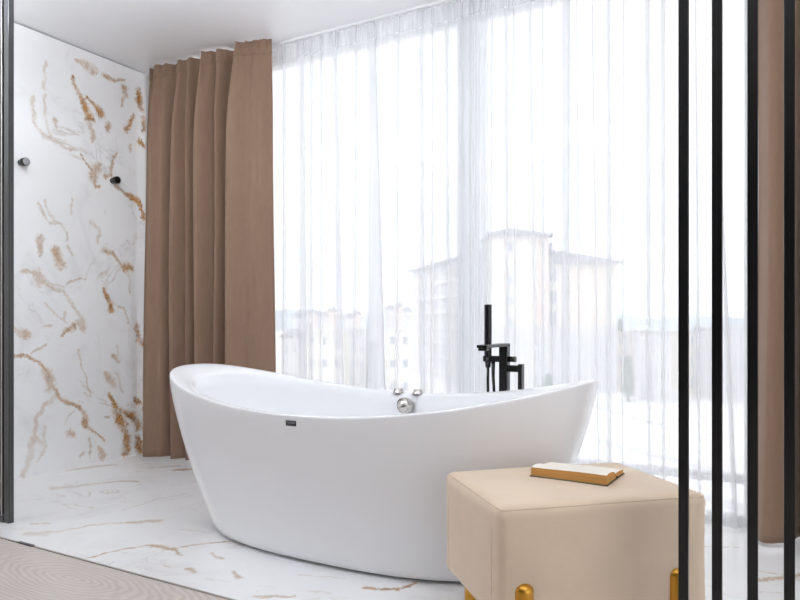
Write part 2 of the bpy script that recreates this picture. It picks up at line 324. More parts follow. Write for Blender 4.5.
# ------------------------------------------------------------------ room shell
CEIL = 2.46; LX = -3.551; WV = 3.12; RX = 2.9; BY = -3.2; EDGE = 1.546
def vein_attr(me, pts2, veins):
    """mask / tone / strength of the authored veins at each vertex of a slab"""
    n = len(pts2); best = np.zeros(n); tone = np.zeros(n); inten = np.zeros(n)
    wob = np.stack([np.sin(pts2[:,1]*31+1)*.004+np.sin(pts2[:,1]*77+pts2[:,0]*40)*.004+np.sin(pts2[:,1]*190-pts2[:,0]*120)*.002,
                    np.sin(pts2[:,0]*29+2)*.004+np.sin(pts2[:,0]*83+pts2[:,1]*37)*.004+np.sin(pts2[:,0]*170+pts2[:,1]*140)*.002], 1)
    P = pts2 + wob
    for pts, it, tn in veins:
        for k in range(max(1, len(pts)-1)):
            a = np.array(pts[k]); c = np.array(pts[min(k+1, len(pts)-1)])
            d = c[:2] - a[:2]; L2 = max(1e-9, float(d @ d))
            t = np.clip(((P - a[:2]) @ d) / L2, 0, 1)
            dist = np.linalg.norm(P - (a[:2] + t[:,None]*d), axis=1)
            w = a[2] + (c[2]-a[2])*t
            mk = np.clip(1.15 - dist/(w*2.05), 0, 1)
            up = mk > best
            best[up] = mk[up]; tone[up] = tn; inten[up] = it
    ca = me.color_attributes.new('vein', 'FLOAT_COLOR', 'POINT')
    ca.data.foreach_set('color', np.stack([best, tone, inten, np.ones(n)], 1).astype(np.float32).ravel())

def slab(name, axis, lo, hi, step, const, thick, m, veins):
    """a stone slab: dense front face in (a,b), simple back"""
    na = int((hi[0]-lo[0])/step)+1; nb = int((hi[1]-lo[1])/step)+1
    A = np.linspace(lo[0], hi[0], na); B = np.linspace(lo[1], hi[1], nb)
    aa, bb = np.meshgrid(A, B)
    mb = MB()
    if axis == 'x': P = [(const, a, b) for a, b in zip(aa.ravel(), bb.ravel())]
    else: P = [(a, b, const) for a, b in zip(aa.ravel(), bb.ravel())]
    mb.grid(P, na, nb, False)
    o = len(mb.v); nfront = o
    if axis == 'x':
        q = [(const-thick, y, z) for y, z in ((lo[0],lo[1]),(hi[0],lo[1]),(hi[0],hi[1]),(lo[0],hi[1]))]
    else:
        q = [(x, y, const-thick) for x, y in ((lo[0],lo[1]),(hi[0],lo[1]),(hi[0],hi[1]),(lo[0],hi[1]))]
    c = [0, na-1, na*nb-1, na*(nb-1)]
    mb.v += [tuple(map(float, p)) for p in q]
    for i in range(4):
        j = (i+1) % 4
        mb.f.append((c[i], c[j], o+j, o+i)); mb.sm.append(False)
    mb.f.append((o, o+1, o+2, o+3)); mb.sm.append(False)
    ob = mb.build(name, m, fix=False)
    bm = bmesh.new(); bm.from_mesh(ob.data); bmesh.ops.recalc_face_normals(bm, faces=bm.faces); bm.to_mesh(ob.data); bm.free()
    co = np.empty(len(ob.data.vertices)*3); ob.data.vertices.foreach_get('co', co); co = co.reshape(-1,3)
    vein_attr(ob.data, co[:, 1:3] if axis == 'x' else co[:, :2], veins)
    return tag(ob, kind='structure')

extra = []
for k in range(46):        # veins on the part of the wall and floor to the sides of the picture
    y, z = rng.uniform(-3.0, 1.9), rng.uniform(.1, 2.4); p = [(y, z, .008)]
    for j in range(rng.integers(2, 6)):
        y += rng.uniform(-.02, .12); z -= rng.uniform(.02, .12); p.append((y, z, rng.uniform(.006, .02)))
    extra.append((p, rng.uniform(.5, 1), rng.uniform(.2, 1)))
slab('wall_left', 'x', (BY, 0.0), (2.985, CEIL-0.009), 0.0065, LX, 0.03, M['marble_wall'], WALL_VEINS + extra)
extra = []
for k in range(40):
    x, y = rng.uniform(-.1, 2.8), rng.uniform(1.6, 3.0); p = [(x, y, .008)]
    for j in range(rng.integers(2, 5)):
        x += rng.uniform(.05, .2); y += rng.uniform(-.05, .03); p.append((x, y, rng.uniform(.006, .016)))
    extra.append((p, rng.uniform(.4, .9), rng.uniform(.1, .8)))
slab('floor', 'z', (LX, EDGE), (RX, WV+.1), 0.008, 0.0, 0.03, M['marble_floor'], [([(a, b_, c*.75) for a, b_, c in q], i_*.9, t_*.75) for q, i_, t_ in FLOOR_VEINS] + extra)
struct('floor', MB().box(LX-.03, RX, BY, EDGE-.008, -0.03, -0.001), M['wood'])
struct('trim_1', MB().box(LX, RX, EDGE-.008, EDGE, -0.03, 0.0015), M['strip'])
struct('trim_2', MB().box(LX-.03, LX-.012, BY, 2.985, CEIL-0.011, CEIL), M['gap_grey'])
struct('wall_left', MB().box(LX-.13, LX-.03, BY-.1, WV+.12, -.03, CEIL), M['white_wall'])
struct('ceiling', MB().box(LX-.13, RX+.1, BY-.1, WV+.25, CEIL, CEIL+.12), M['ceiling'])
struct('wall_back', MB().box(LX-.03, RX, BY-.1, BY, -.03, CEIL), M['grey_wall'])  # unseen wall, coloured dark to cut the fill on the tub front
rw = MB()      # wide openings added out of view to let in fill daylight
rw.box(RX, RX+.1, BY-.1, -2.9, -.03, CEIL).box(RX, RX+.1, 2.6, WV+.25, -.03, CEIL)
rw.box(RX, RX+.1, -2.9, 2.6, 2.36, CEIL).box(RX, RX+.1, -2.9, 2.6, -.03, .12)
struct('wall_right', rw, M['white_wall'])
# window wall
WX0, WX1, WTOP = -3.42, 1.25, 2.435
ww = MB()
ww.box(LX-.03, WX0, WV, WV+.12, -.03, CEIL).box(WX1, RX, WV, WV+.12, -.03, CEIL).box(WX0, WX1, WV, WV+.12, WTOP, CEIL)
struct('wall_window', ww, M['white_wall'])

def win(name, loc, parts):
    r = empty(name, loc); tag(r, kind='structure'); return r
w1 = empty('window_1', (0, WV, 0)); tag(w1, kind='structure')
F0, F1 = .03, .09
fr = MB()
fr.box(WX0, WX0+.05, F0, F1, 0.0, WTOP).box(WX1-.05, WX1, F0, F1, 0.0, WTOP)
fr.box(WX0+.05, WX1-.05, F0, F1, WTOP-.05, WTOP).box(WX0+.05, WX1-.05, F0, F1, 0.0, .035)
fr.build('window_frame', M['frame'], w1, .004)
for xm in (-1.372, -.07):
    MB().box(xm-.04, xm+.04, F0-.012, F1, .035, WTOP-.05).build('mullion', M['frame'], w1, .004)
cells = [(WX0+.05, -1.412), (-1.332, -.11), (-.03, WX1-.05)]
for a, b_ in cells:
    MB().box(a, b_, F0, F1, .17, .205).build('transom', M['frame'], w1, .003)
    MB().box(a, b_, F0+.025, F0+.031, .035, .17).build('lower_pane', M['glass'], w1)
    MB().box(a, b_, F0+.025, F0+.031, .205, WTOP-.05).build('pane', M['glass'], w1)
w2 = empty('added_window', (RX, -.15, .12)); tag(w2, kind='structure')  # side window added out of view as a source of fill daylight
f2 = MB()
for y in (-2.72, -.92, .92, 2.72): f2.box(.02, .08, y-.03, y+.03, 0, 2.24)
f2.box(.02, .08, -2.75, 2.75, 0, .06).box(.02, .08, -2.75, 2.75, 2.18, 2.24)
f2.build('window_frame', M['frame'], w2, .004)
MB().box(.045, .051, -2.75, 2.75, .06, 2.18).build('pane', M['glass'], w2)
# ceiling rail for both layers of curtain
struct('trim_3', MB().box(LX+.01, 1.6, 3.03, 3.09, CEIL-.012, CEIL), M['frame'])

# ------------------------------------------------------------------ brown curtains
def heavy_curtain(prof, flare, label):
    """prof: list of (u, offset) ridges(+, into the room) and valleys(-); cloth hangs from the ceiling"""
    us = np.array([p[0] for p in prof]); of = np.array([p[1] for p in prof])
    # outline arc: sample with cosine interpolation, S-shaped so the ridges lean over the valleys
    S = 26; base = []
    for i in range(len(prof)-1):
        for k in range(S):
            t = k / S; e = (1 - math.cos(PI*t)) / 2
            base.append((us[i] + (us[i+1]-us[i])*t, of[i] + (of[i+1]-of[i])*e))
    base.append((us[-1], of[-1])); n = len(base)
    rows = [0, .03, .08, .13, .2, .3, .45, .7, 1.0, 1.3, 1.6, 1.9, 2.1, 2.25, 2.43]
    ZT = 2.450; P = []
    mid = (us[0]+us[-1])/2
    for d in rows:
        z = ZT - d
        amp = .42 + .58*min(1, d/.4) + .1*d/2.4
        for i, (u, o) in enumerate(base):
            rip = .006*math.exp(-d/.09)*math.sin(u*115) + .014*math.exp(-((d-.09)/.12)**2)*max(0, math.sin(u*47+1.1))**3 + .004*math.exp(-d/.05)*math.sin(u*260)
            s = 1 + flare*(d/2.43)**1.5
            sway = .008*math.sin(u*9+d*1.7) + .006*math.sin(u*23 - d*2.6)
            lean = -.12*o*math.sin(i*.12)*0
            P.append((mid + (u-mid)*s + sway*.6, 2.945 - o*amp*1.5 + rip + .4*sway, z))
    root = empty('brown_curtain', (mid, 2.93, 0.02)); tag(root, label, 'curtain', 'floor length brown curtains at the ends of the window')
    c = MB().grid([(x-mid, y-2.93, z-.02) for x, y, z in P], n, len(rows)).build('cloth', M['brown'], root)
    md = c.modifiers.new('sub', 'SUBSURF'); md.levels = 1; md.render_levels = 2
    md = c.modifiers.new('thick', 'SOLIDIFY'); md.thickness = .003
    # stitched hem band at the bottom and the gathered heading at the top
    k = len(rows)
    hd = [(x-mid, y-2.93-.0035, z-.02) for x, y, z in P[:3*n]]
    h = MB().grid(hd, n, 3).build('heading', M['brown'], root)
    md = h.modifiers.new('sub', 'SUBSURF'); md.levels = 1; md.render_levels = 2
    md = h.modifiers.new('thick', 'SOLIDIFY'); md.thickness = .002
    return root
heavy_curtain([(-3.475,-.02),(-3.445,.03),(-3.415,-.045),(-3.375,.062),(-3.30,.035),(-3.245,-.025),(-3.19,.045),(-3.125,-.01),(-3.09,.03),
               (-3.015,-.075),(-2.95,.075),(-2.87,.0),(-2.845,.045),(-2.765,-.078),(-2.695,.082),(-2.60,.03),(-2.545,.02),(-2.48,-.02)], .03,
              'brown floor length curtain hanging by the gold veined marble wall')
heavy_curtain([(-.055,-.02),(-.01,.045),(.06,.02),(.10,-.05),(.17,.06),(.25,-.05),(.33,.05),(.42,-.06),(.51,.055),(.60,-.05),(.70,.04),(.76,0)], .05,
              'brown floor length curtain behind the black vertical slats at right')

# ------------------------------------------------------------------ sheer curtains
def sheer(x0, x1, folds, label, seed):
    """folds: (x at top, width at top, x at bottom, width at bottom): the cloth doubles back on itself there"""
    r = np.random.default_rng(seed)
    folds = sorted(folds); rows = np.concatenate([np.linspace(0, .12, 5), np.linspace(.2, 2.44, 15)])
    Y0 = 3.062; P = []; n = None
    ph = r.uniform(0, 6.28, 8)
    for d in rows:
        t = d / 2.44; pts = []; prev = x0
        fl = [(a + (c-a)*t, max(.002, w + (v-w)*t)) for a, w, c, v in folds]
        for xf, w in fl + [(x1, 0)]:
            seg = 18
            for k in range(seg):
                x = prev + (xf - prev) * k / (seg)
                env = math.sin(PI * k / seg)
                y = Y0 + .009*env*(math.sin(x*21+ph[0]) + .6*math.sin(x*47+ph[1]+t) + .35*math.sin(x*96+ph[2]-1.4*t)) * (.5+.5*min(1, d/.4))
                y += .005*math.exp(-d/.08)*math.sin(x*170)
                pts.append((x, y))
            if w > 0:
                for k in range(5): pts.append((xf + w*k/4, Y0 - .010 - .004*math.sin(PI*k/4)))
                for k in range(4): pts.append((xf + w - w*(k+.7)/4*.98, Y0 + .001*(k-1.5)))
                for k in range(5): pts.append((xf + w*k/4, Y0 + .011 + .003*math.sin(PI*k/4)))
                prev = xf + w
        pts.append((x1, Y0)); n = len(pts)
        P += [(x, y, 2.449 - d) for x, y in pts]
    root = empty('sheer_curtain', (x0, Y0, .01)); tag(root, label, 'curtain', 'white sheer curtains across the window')
    Q = [(x-x0, y-Y0, z-.01) for x, y, z in P]
    MB().grid(Q, n, len(rows)).build('cloth', M['sheer'], root, fix=False)
    MB().grid([(x, y-.004, z) for x, y, z in Q[:4*n]], n, 4).build('heading_tape', M['tape'], root, fix=False)
    return root
sheer(-2.70, -1.291, [(-2.62,.03,-2.62,.04),
      (-2.485,.012,-2.49,.02),(-2.372,.045,-2.362,.062),(-2.285,.014,-2.29,.02),(-2.222,.02,-2.225,.012),(-2.135,.03,-2.112,.07),
      (-1.99,.02,-2.0,.01),(-1.905,.05,-1.915,.14),(-1.73,.018,-1.735,.012),(-1.60,.03,-1.593,.04),(-1.525,.01,-1.53,.012),(-1.452,.02,-1.44,.028),
      (-1.385,.03,-1.39,.03),(-1.345,.04,-1.345,.04)],
      'white sheer curtain spread behind the left part of the bathtub', 3)
sheer(-1.289, .55, [(-1.286,.032,-1.285,.03),(-1.252,.03,-1.25,.025),(-1.2,.008,-1.222,.016),(-1.135,.02,-1.13,.022),(-1.09,.004,-1.08,.006),(-1.02,.018,-.975,.012),(-.952,.01,-.948,.014),
      (-.905,.003,-.90,.004),(-.858,.042,-.856,.034),(-.79,.004,-.775,.005),(-.725,.01,-.69,.007),(-.658,.022,-.652,.02),(-.585,.008,-.588,.003),(-.497,.025,-.478,.012),(-.432,.024,-.42,.01),
      (-.36,.005,-.34,.01),(-.295,.006,-.28,.012),(-.235,.004,-.15,.02),(-.10,.02,-.08,.03),(.05,.03,.06,.04),(.25,.04,.25,.04),(.42,.03,.42,.04)],
      'white sheer curtain spread behind the black bath mixer', 5)

# ------------------------------------------------------------------ bathtub
TU, TV, TA, TB, TN = -1.408, 2.208, .899, .426, 2.32
BA, BB, BN = .664, .314, 2.5
ZM, ZD = .539, .12
def spow(c, e): return math.copysign(abs(c)**e, c)
def ring(a, b, n, zf, N=160):
    out = []
    for k in range(N):
        th = 2*PI*k/N; c, s = math.cos(th), math.sin(th)
        x = spow(c, 2/n); y = spow(s, 2/n)
        out.append((a*x, b*y, zf(x)))
    return out
def zr(x): return ZM + ZD*x*x
def g_out(t): return 1 - (1-t)**1.36
def tub_outer(th, t):
    c, s = math.cos(th), math.sin(th); n = BN + (TN-BN)*t
    x, y = spow(c, 2/n), spow(s, 2/n); g = g_out(t)
    return Vector(((BA+(TA-BA)*g)*x, (BB+(TB-BB)*g)*y, .012 + (zr(x)-.02)*t))
tub = empty('bathtub', (TU, TV, 0))
tag(tub, 'white freestanding slipper bathtub with raised ends on the marble floor', 'bathtub')
N = 160; P = []; nr = 0
for zf in (.012,):
    P += ring(BA-.02, BB-.02, BN, lambda x: .012); nr += 1
    P += ring(BA-.004, BB-.004, BN, lambda x: .013); nr += 1
for i in range(1, 25):
    t = i/24
    P += [tuple(tub_outer(2*PI*k/N, t)) for k in range(N)]; nr += 1
for ins, dz in ((.0005,.004),(.0025,.001),(.006,0),(.012,.0005)):
    P += ring(TA-ins, TB-ins, TN, lambda x, dz=dz: zr(x)-dz); nr += 1
WE, WS = .13, .044
for f, dz in ((.2,.0015),(.4,.005),(.6,.010),(.8,.017),(1.0,.026)):
    P += ring(TA-.012-(WE-.012)*f, TB-.012-(WS-.012)*f, TN, lambda x, dz=dz: zr(x)-dz*(.5+1.3*x*x)); nr += 1
for i in range(1, 17):
    s = i/16; k = 1 - .37*(s**1.9) - (.10 if s == 1 else 0)
    dep = math.sin(s*PI/2)**1.0
    P += ring((TA-WE)*k, (TB-WS)*k*(1-.12*s*s), TN, lambda x, dep=dep: (zr(x)-.026*(.5+1.3*x*x))*(1-dep) + .10*dep); nr += 1
mb = MB().grid(P, N, nr, True, True)
o = len(mb.v); mb.v.append((0, 0, .10)); base = (nr-1)*N
for k in range(N): mb.f.append((base+k, base+(k+1) % N, o)); mb.sm.append(True)
mb.f.append(tuple(range(N-1, -1, -1))); mb.sm.append(False)
mb.build('shell', M['acrylic'], tub)
fm = MB(); fm.grid(ring(BA-.03, BB-.03, BN, lambda x: 0.0) + ring(BA-.03, BB-.03, BN, lambda x: .013), N, 2, True, True)
fm.build('plinth', M['dark_gap'], tub)  # recessed foot coloured dark to paint the shadow line under the tub
# overflow rosette on the far inner side, slanted knob
ov = Vector((-1.405-TU, 2.562-TV, .484)); ax = Vector((0, -.86, .5)).normalized()
MB().lathe(ov, ax, [(0,-.02),(.036,-.02),(.036,.006),(.034,.010),(.026,.012),(.026,.030),(.024,.033),(0,.033)]).build('overflow_rosette', M['chrome'], tub)
for x in (-1.462, -1.364):
    zz = zr((x-TU)/TA); yy = TB*(1-abs((x-TU)/TA)**TN)**(1/TN) - .028
    MB().lathe((x-TU, yy, zz-.006), (0,0,1), [(.024,0),(.024,.008),(.0205,.009),(.0205,.019),(.019,.0215),(0,.0215)], 24).build('control_button', M['chrome'], tub)
# badge below the front rim
bt = None
bth = math.radians(268.0); 
for _ in range(200):
    p = tub_outer(bth, .962)
    if abs(p.x - (-1.413-TU)) < .003: break
    bth += (-1.413-TU - p.x)*.6
p = tub_outer(bth, .962); du = (tub_outer(bth+.01, .962)-p).normalized(); dt = (tub_outer(bth, .972)-p).normalized(); nn = du.cross(dt).normalized()
if nn.y > 0: nn = -nn
def bq(a, c, h): return p + du*a + dt*c + nn*h
def plate(mb, a0, a1, c0, c1, h0, h1):
    v = [bq(a,c,h) for h in (h0,h1) for a,c in ((a0,c0),(a1,c0),(a1,c1),(a0,c1))]
    mb.add(v, [(0,3,2,1),(4,5,6,7),(0,1,5,4),(1,2,6,5),(2,3,7,6),(3,0,4,7)])
mbp = MB(); plate(mbp, -.021, .021, -.009, .009, -.002, .002)
bg = mbp.build('badge', M['badge'], tub)
mk = MB()
for i in range(5):
    a = -.0165 + i*.0070
    plate(mk, a, a+.0012, -.001, .0055, .002, .0024); plate(mk, a+.0035, a+.0047, -.001, .0055, .002, .0024)
    plate(mk, a, a+.0047, .0045, .0055, .002, .0024)
    plate(mk, a+.001, a+.004, -.0055, -.0045, .002, .0024)
lm = mk.build('badge_marks', M['badge_mark'], bg)

# ------------------------------------------------------------------ floor-standing bath mixer
fx, fy = -1.0, 2.70
fa = empty('bath_mixer', (fx, fy, 0)); tag(fa, 'matt black floor standing bath mixer with hand shower behind the bathtub', 'faucet')
MB().box(-.019, .019, -.02, .02, .012, .757).build('column', M['black'], fa, .004)
MB().lathe((0,0,0), (0,0,1), [(0,0),(.055,0),(.055,.008),(.05,.012),(0,.012)]).build('base_plate', M['black'], fa)
MB().box(-.026, .019, -.245, .02, .747, .760).build('spout', M['black'], fa, .003)
MB().box(-.022, .014, -.24, -.205, .736, .747).build('aerator', M['black'], fa, .003)
MB().box(-.092, -.019, -.016, .012, .680, .706).build('holder_arm', M['black'], fa, .003)
MB().cyl((.019,0,.693), (.05,0,.693), .012).build('diverter_knob', M['black'], fa)
hs = MB().cyl((-.073,-.004,.70), (-.073,-.004,.925), .016, .016, 24)
hs.build('hand_shower', M['black'], fa, .002)
MB().cyl((-.073,-.004,.655), (-.073,-.004,.70), .011, .015).build('holder_socket', M['black'], fa)
MB().tube([(-.073,-.004,.66),(-.073,-.006,.60),(-.070,-.008,.48),(-.062,-.008,.36),(-.052,-.006,.28),(-.042,-.004,.30),(-.040,-.002,.40),(-.044,-.002,.52),(-.050,-.002,.62),(-.050,-.002,.682)],
          [.006]*8+[.007,.009]).build('hose', M['black'], fa)
MB().box(.019, .064, -.014, .014, .640, .668).build('handle_stub', M['black'], fa, .003)
MB().box(.064, .082, -.018, .018, .560, .674).build('handle', M['black'], fa, .003)

# ------------------------------------------------------------------ black knobs on the marble
def knob(y, z, label, cap):
    k = empty('wall_hook', (LX, y, z)); tag(k, label, 'hook', 'black cylindrical hooks on the marble wall')
    MB().lathe((0,0,0), (1,0,0), [(0,0),(.016,0),(.016,.006),(.014,.010),(.014,.022)], 28).build('stem', M['black'], k)
    MB().lathe((0,0,0), (1,0,0), [(.014,.021),(.021,.022),(.022,.024),(.022,.052),(.0205,.054)], 28).build('head', M['black'], k)
    c = MB().lathe((0,0,0), (1,0,0), [(.0205,.0535),(.012,.0545),(0,.0545)], 28).build('end_cap', cap, k)
M['cap'] = pbr('painted_reflection_cap', lin(176,176,178), 0.35, 0.8)  # lighter colour paints the reflection on one hook's end
knob(2.162, 1.709, 'black cylindrical wall hook beside the dark frame of the shower screen', M['cap'])
knob(2.735, 1.717, 'black cylindrical wall hook on marble near the brown curtain', M['black'])

# ------------------------------------------------------------------ shower screen at the left
sc = empty('shower_screen', (-3.17, 1.676, 0)); tag(sc, 'dark framed glass shower screen standing at the marble floor edge', 'shower screen')
ox = -3.17
MB().box(-2.852-ox, -2.818-ox, -.012, .012, 0, CEIL-.001).build('frame_stile', M['screen'], sc, .002)
MB().box(-2.864-ox, -2.852-ox, .002, .014, .028, CEIL-.001).build('rebate', M['slat'], sc)
MB().box(-2.871-ox, -2.864-ox, -.012, .012, .03, CEIL-.001).build('seal_strip', M['chrome'], sc)
MB().box(-2.93-ox, -2.871-ox, -.012, .012, .03, CEIL-.001).build('door_stile', M['screen_grey'], sc, .002)
MB().box(-3.55-ox, -2.852-ox, -.016, .016, 0, .028).build('bottom_rail', M['screen'], sc, .002)
MB().box(-3.55-ox, -2.93-ox, -.004, .004, .028, CEIL-.001).build('glass_panel', M['glass'], sc)
dg = MB().box(-2.545, -2.45, EDGE-.012, EDGE+.003, .0016, .004).build('floor_guide', M['slat'], bevel=.001)
tag(dg, 'small black guide strip in the trim between marble and wood', 'guide')

# ------------------------------------------------------------------ ottoman
OC = Vector((-.4834, 1.7842, 0)); e1 = Vector((.7257, .688, 0)); orot = math.atan2(.688, .7257)
HL, HW = .279, .203; Z0, Z1 = .143, .424
ot = empty('ottoman', OC, orot); tag(ot, 'beige suede ottoman on gold legs in front of the bathtub', 'ottoman')
def rbox(hx, hy, z0, z1, r, nx, ny, nz, puff):
    """rounded, slightly stuffed box"""
    bm = bmesh.new(); bmesh.ops.create_cube(bm, size=2.0)
    bmesh.ops.subdivide_edges(bm, edges=bm.edges[:], cuts=23, use_grid_fill=True)
    hz = (z1-z0)/2; zc = (z0+z1)/2; V = []
    for v in bm.verts:
        c = []
        for a in v.co:      # concentrate the grid near the edges
            c.append(math.copysign(1-(1-abs(a))**1.5, a) if abs(a) < 1 else a)
        q = Vector((c[0]*hx, c[1]*hy, c[2]*hz))
        inner = Vector((max(-hx+r, min(hx-r, q.x)), max(-hy+r, min(hy-r, q.y)), max(-hz+r, min(hz-r, q.z))))
        d = q - inner
        if d.length > 1e-9: q = inner + d.normalized()*r
        px, py, pz = 1-c[0]**2, 1-c[1]**2, 1-c[2]**2
        if c[2] > .99: q.z += puff*1.0*px**.6*py**.6
        if abs(c[0]) > .99: q.x += math.copysign(puff*.7*py**.7*pz**.7, q.x)
        if abs(c[1]) > .99: q.y += math.copysign(puff*.7*px**.7*pz**.7, q.y)
        # pulled cloth near the corners: shallow vertical creases
        cr = abs(c[0])**6*abs(c[1])**6*(1-c[2]**2)
        q.x *= 1-.012*cr; q.y *= 1-.016*cr
        dcx = (1-abs(c[0]))*hx; dcy = (1-abs(c[1]))*hy
        w = .0022*math.exp(-(dcx+dcy)/.06)*math.sin((c[2]*hz)*90 + dcx*160 + dcy*150)
        q.x += math.copysign(w, q.x)*abs(c[0])**8; q.y += math.copysign(w, q.y)*abs(c[1])**8
        V.append(Vector((q.x, q.y, q.z+zc))); v.co = V[-1]
    mb = MB(); bm.verts.index_update()
    mb.add([v.co for v in bm.verts], [tuple(x.index for x in f.verts) for f in bm.faces], True); bm.free()
    return mb
body = rbox(HL, HW, Z0, Z1, .024, 24, 24, 24, .006).build('cushion', M['suede'], ot)
pp = []
for (sx, sy) in ((-1,-1),(1,-1),(1,1),(-1,1)):
    c0 = Vector((sx*(HL-.020), sy*(HW-.020), Z1-.0075))
    a0 = math.atan2(sy, sx)
    for k in range(7):
        a = a0 - PI/4 + PI/2*k/6
        pp.append(c0 + Vector((math.cos(a), math.sin(a), 0))*.013)
pp.append(pp[0])
fine = []
for i in range(len(pp)-1):
    for k in range(6): fine.append(pp[i].lerp(pp[i+1], k/6))
fine.append(pp[0])
MB().tube(fine, .0022, 8).build('piping', M['suede_seam'], ot)
for sx, sy in ((-1,-1),(-1,1)):
    MB().tube([(sx*(HL+.0006), sy*(HW-.045), Z0+.012), (sx*(HL+.0026), sy*(HW-.045), (Z0+Z1)/2), (sx*(HL+.0006), sy*(HW-.045), Z1-.018)], .0012, 6).build('side_seam', M['suede_seam'], ot)
def pill_leg(x, y):
    mb = MB(); r = .0235
    prof = [(0,0),(r*.9,0),(r,.003),(r,.231)]
    for k in range(1, 8): prof.append((r*math.cos(PI/2*k/7), 0.231 + .019*math.sin(PI/2*k/7)))
    return mb.lathe((x, y, 0), (0,0,1), prof, 28)
for sx in (-1, 1):
    for sy in (-1, 1):
        pill_leg(sx*(HL-{(-1,-1):.060,(1,-1):.092,(-1,1):.084,(1,1):.060}[sx,sy]), sy*(HW-.004)).build('leg', M['gold'], ot)

# ------------------------------------------------------------------ open book
ZB = Z1 + .0052
bk = empty('book', (-.478, 1.766, ZB), math.atan2(-.012, .202)); tag(bk, 'open book with yellowed page edges lying on the beige ottoman', 'book')
BL, PW = .102, .083     # half length along the spine, page width
MB().box(-BL-.003, BL+.003, -.004, PW-.004, 0, .0028).box(-BL-.003, BL+.003, PW+.004, 2*PW+.004, 0, .0028).box(-BL-.003, BL+.003, PW-.004, PW+.004, 0, .0016).build('cover', M['cover'], bk, .0008)
def pages(y0, y1, h0, hmid, h1, name):
    """page block: fore edge at y0 (height h0), gutter at y1 (height h1)"""
    nY, nX = 15, 9; up = []
    for i in range(nY):
        t = i/(nY-1); y = y0+(y1-y0)*t
        h = h0*(1-t)**2 + 2*hmid*t*(1-t) + h1*t*t
        for j in range(nX):
            s = -1+2*j/(nX-1)
            up.append((s*BL, y, .0028+h + .0012*math.sin(s*2.2+.5)*(1-t)))
    top = MB().grid(up, nX, nY)
    top.build(name, M['page'], bk)
    sd = MB()
    def wall(ids):
        v = [up[i] for i in ids]; lo = [(x, y, .0028) for x, y, z in v]; m = len(v)
        sd.add(v+lo, [(k, k+1, m+k+1, m+k) for k in range(m-1)])
    wall(range(nX)); wall([i*nX for i in range(nY)]); wall([i*nX+nX-1 for i in range(nY)]); wall([(nY-1)*nX+j for j in range(nX)])
    sd.build('page_edges', M['page_edge'], bk)
pages(.0, PW-.002, .0235, .029, .017, 'left_pages')
pages(2*PW, PW+.002, .008, .015, .013, 'right_pages')
MB().box(BL-.004, BL+.004, PW+.010, PW+.015, .0028, .0075).build('dark_spine_gap', M['slat'], bk)  # dark block put in for the gap at the cover's spine

# ------------------------------------------------------------------ black slats at the right
slat_x = [-.1715, -.106, -.0395, .0260]
slat_lab = ['black vertical slat crossing in front of the right end of the beige ottoman',
            'black vertical slat just clear of the ottoman, in front of the sheer curtain',
            'black vertical slat along the left edge of the right brown curtain',
            'rightmost black vertical slat, in front of the middle of the brown curtain']
for x, lb in zip(slat_x, slat_lab):
    s = empty('divider_slat', (x, 1.565, 0)); tag(s, lb, 'slat', 'black vertical slats of the room divider')
    MB().box(-.0098, .0098, -.010, .010, .004, CEIL-.004).build('bar', M['slat'], s, .0012)
    MB().box(-.014, .014, -.02, .02, 0.0015, .004).build('foot_plate', M['slat'], s)
    MB().box(-.014, .014, -.02, .02, CEIL-.004, CEIL).build('top_plate', M['slat'], s)

# ------------------------------------------------------------------ the town outside
GZ = -11.0
def ground():
    mb = MB(); mb.box(-900, 900, 4.5, 1500, GZ-.5, GZ); return mb
struct('ground', ground(), M['snow'])
hb = MB()     # distant hills, one continuous ridge with depth
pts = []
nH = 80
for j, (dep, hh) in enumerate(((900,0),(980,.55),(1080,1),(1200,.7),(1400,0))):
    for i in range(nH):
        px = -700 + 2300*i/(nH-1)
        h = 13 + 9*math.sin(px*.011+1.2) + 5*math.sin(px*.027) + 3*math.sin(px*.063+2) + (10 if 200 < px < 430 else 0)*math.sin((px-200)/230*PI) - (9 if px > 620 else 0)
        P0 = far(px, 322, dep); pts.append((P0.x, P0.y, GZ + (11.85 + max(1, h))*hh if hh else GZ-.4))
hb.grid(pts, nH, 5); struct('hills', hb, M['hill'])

def frame_at(px, Y, turn=0):
    """location on the ground and a yaw whose local -y faces the flat"""
    p = far(px, 322, Y); return (p.x, p.y, GZ), math.radians(29.17) + turn
def bwin(mb_parent, x, y, z, w, h, face='y', name='window'):
    if face == 'y': a = MB().box(x-w/2, x+w/2, y-.12, y+.05, z, z+h); q = MB().box(x-w/2+.12, x+w/2-.12, y-.16, y-.1, z+.12, z+h-.12)
    else: a = MB().box(y-.05, y+.12, x-w/2, x+w/2, z, z+h); q = MB().box(y+.1, y+.16, x-w/2+.12, x+w/2-.12, z+.12, z+h-.12)
    f = a.build(name, M['frame'], mb_parent); q.build('pane', M['pane_out'], f)

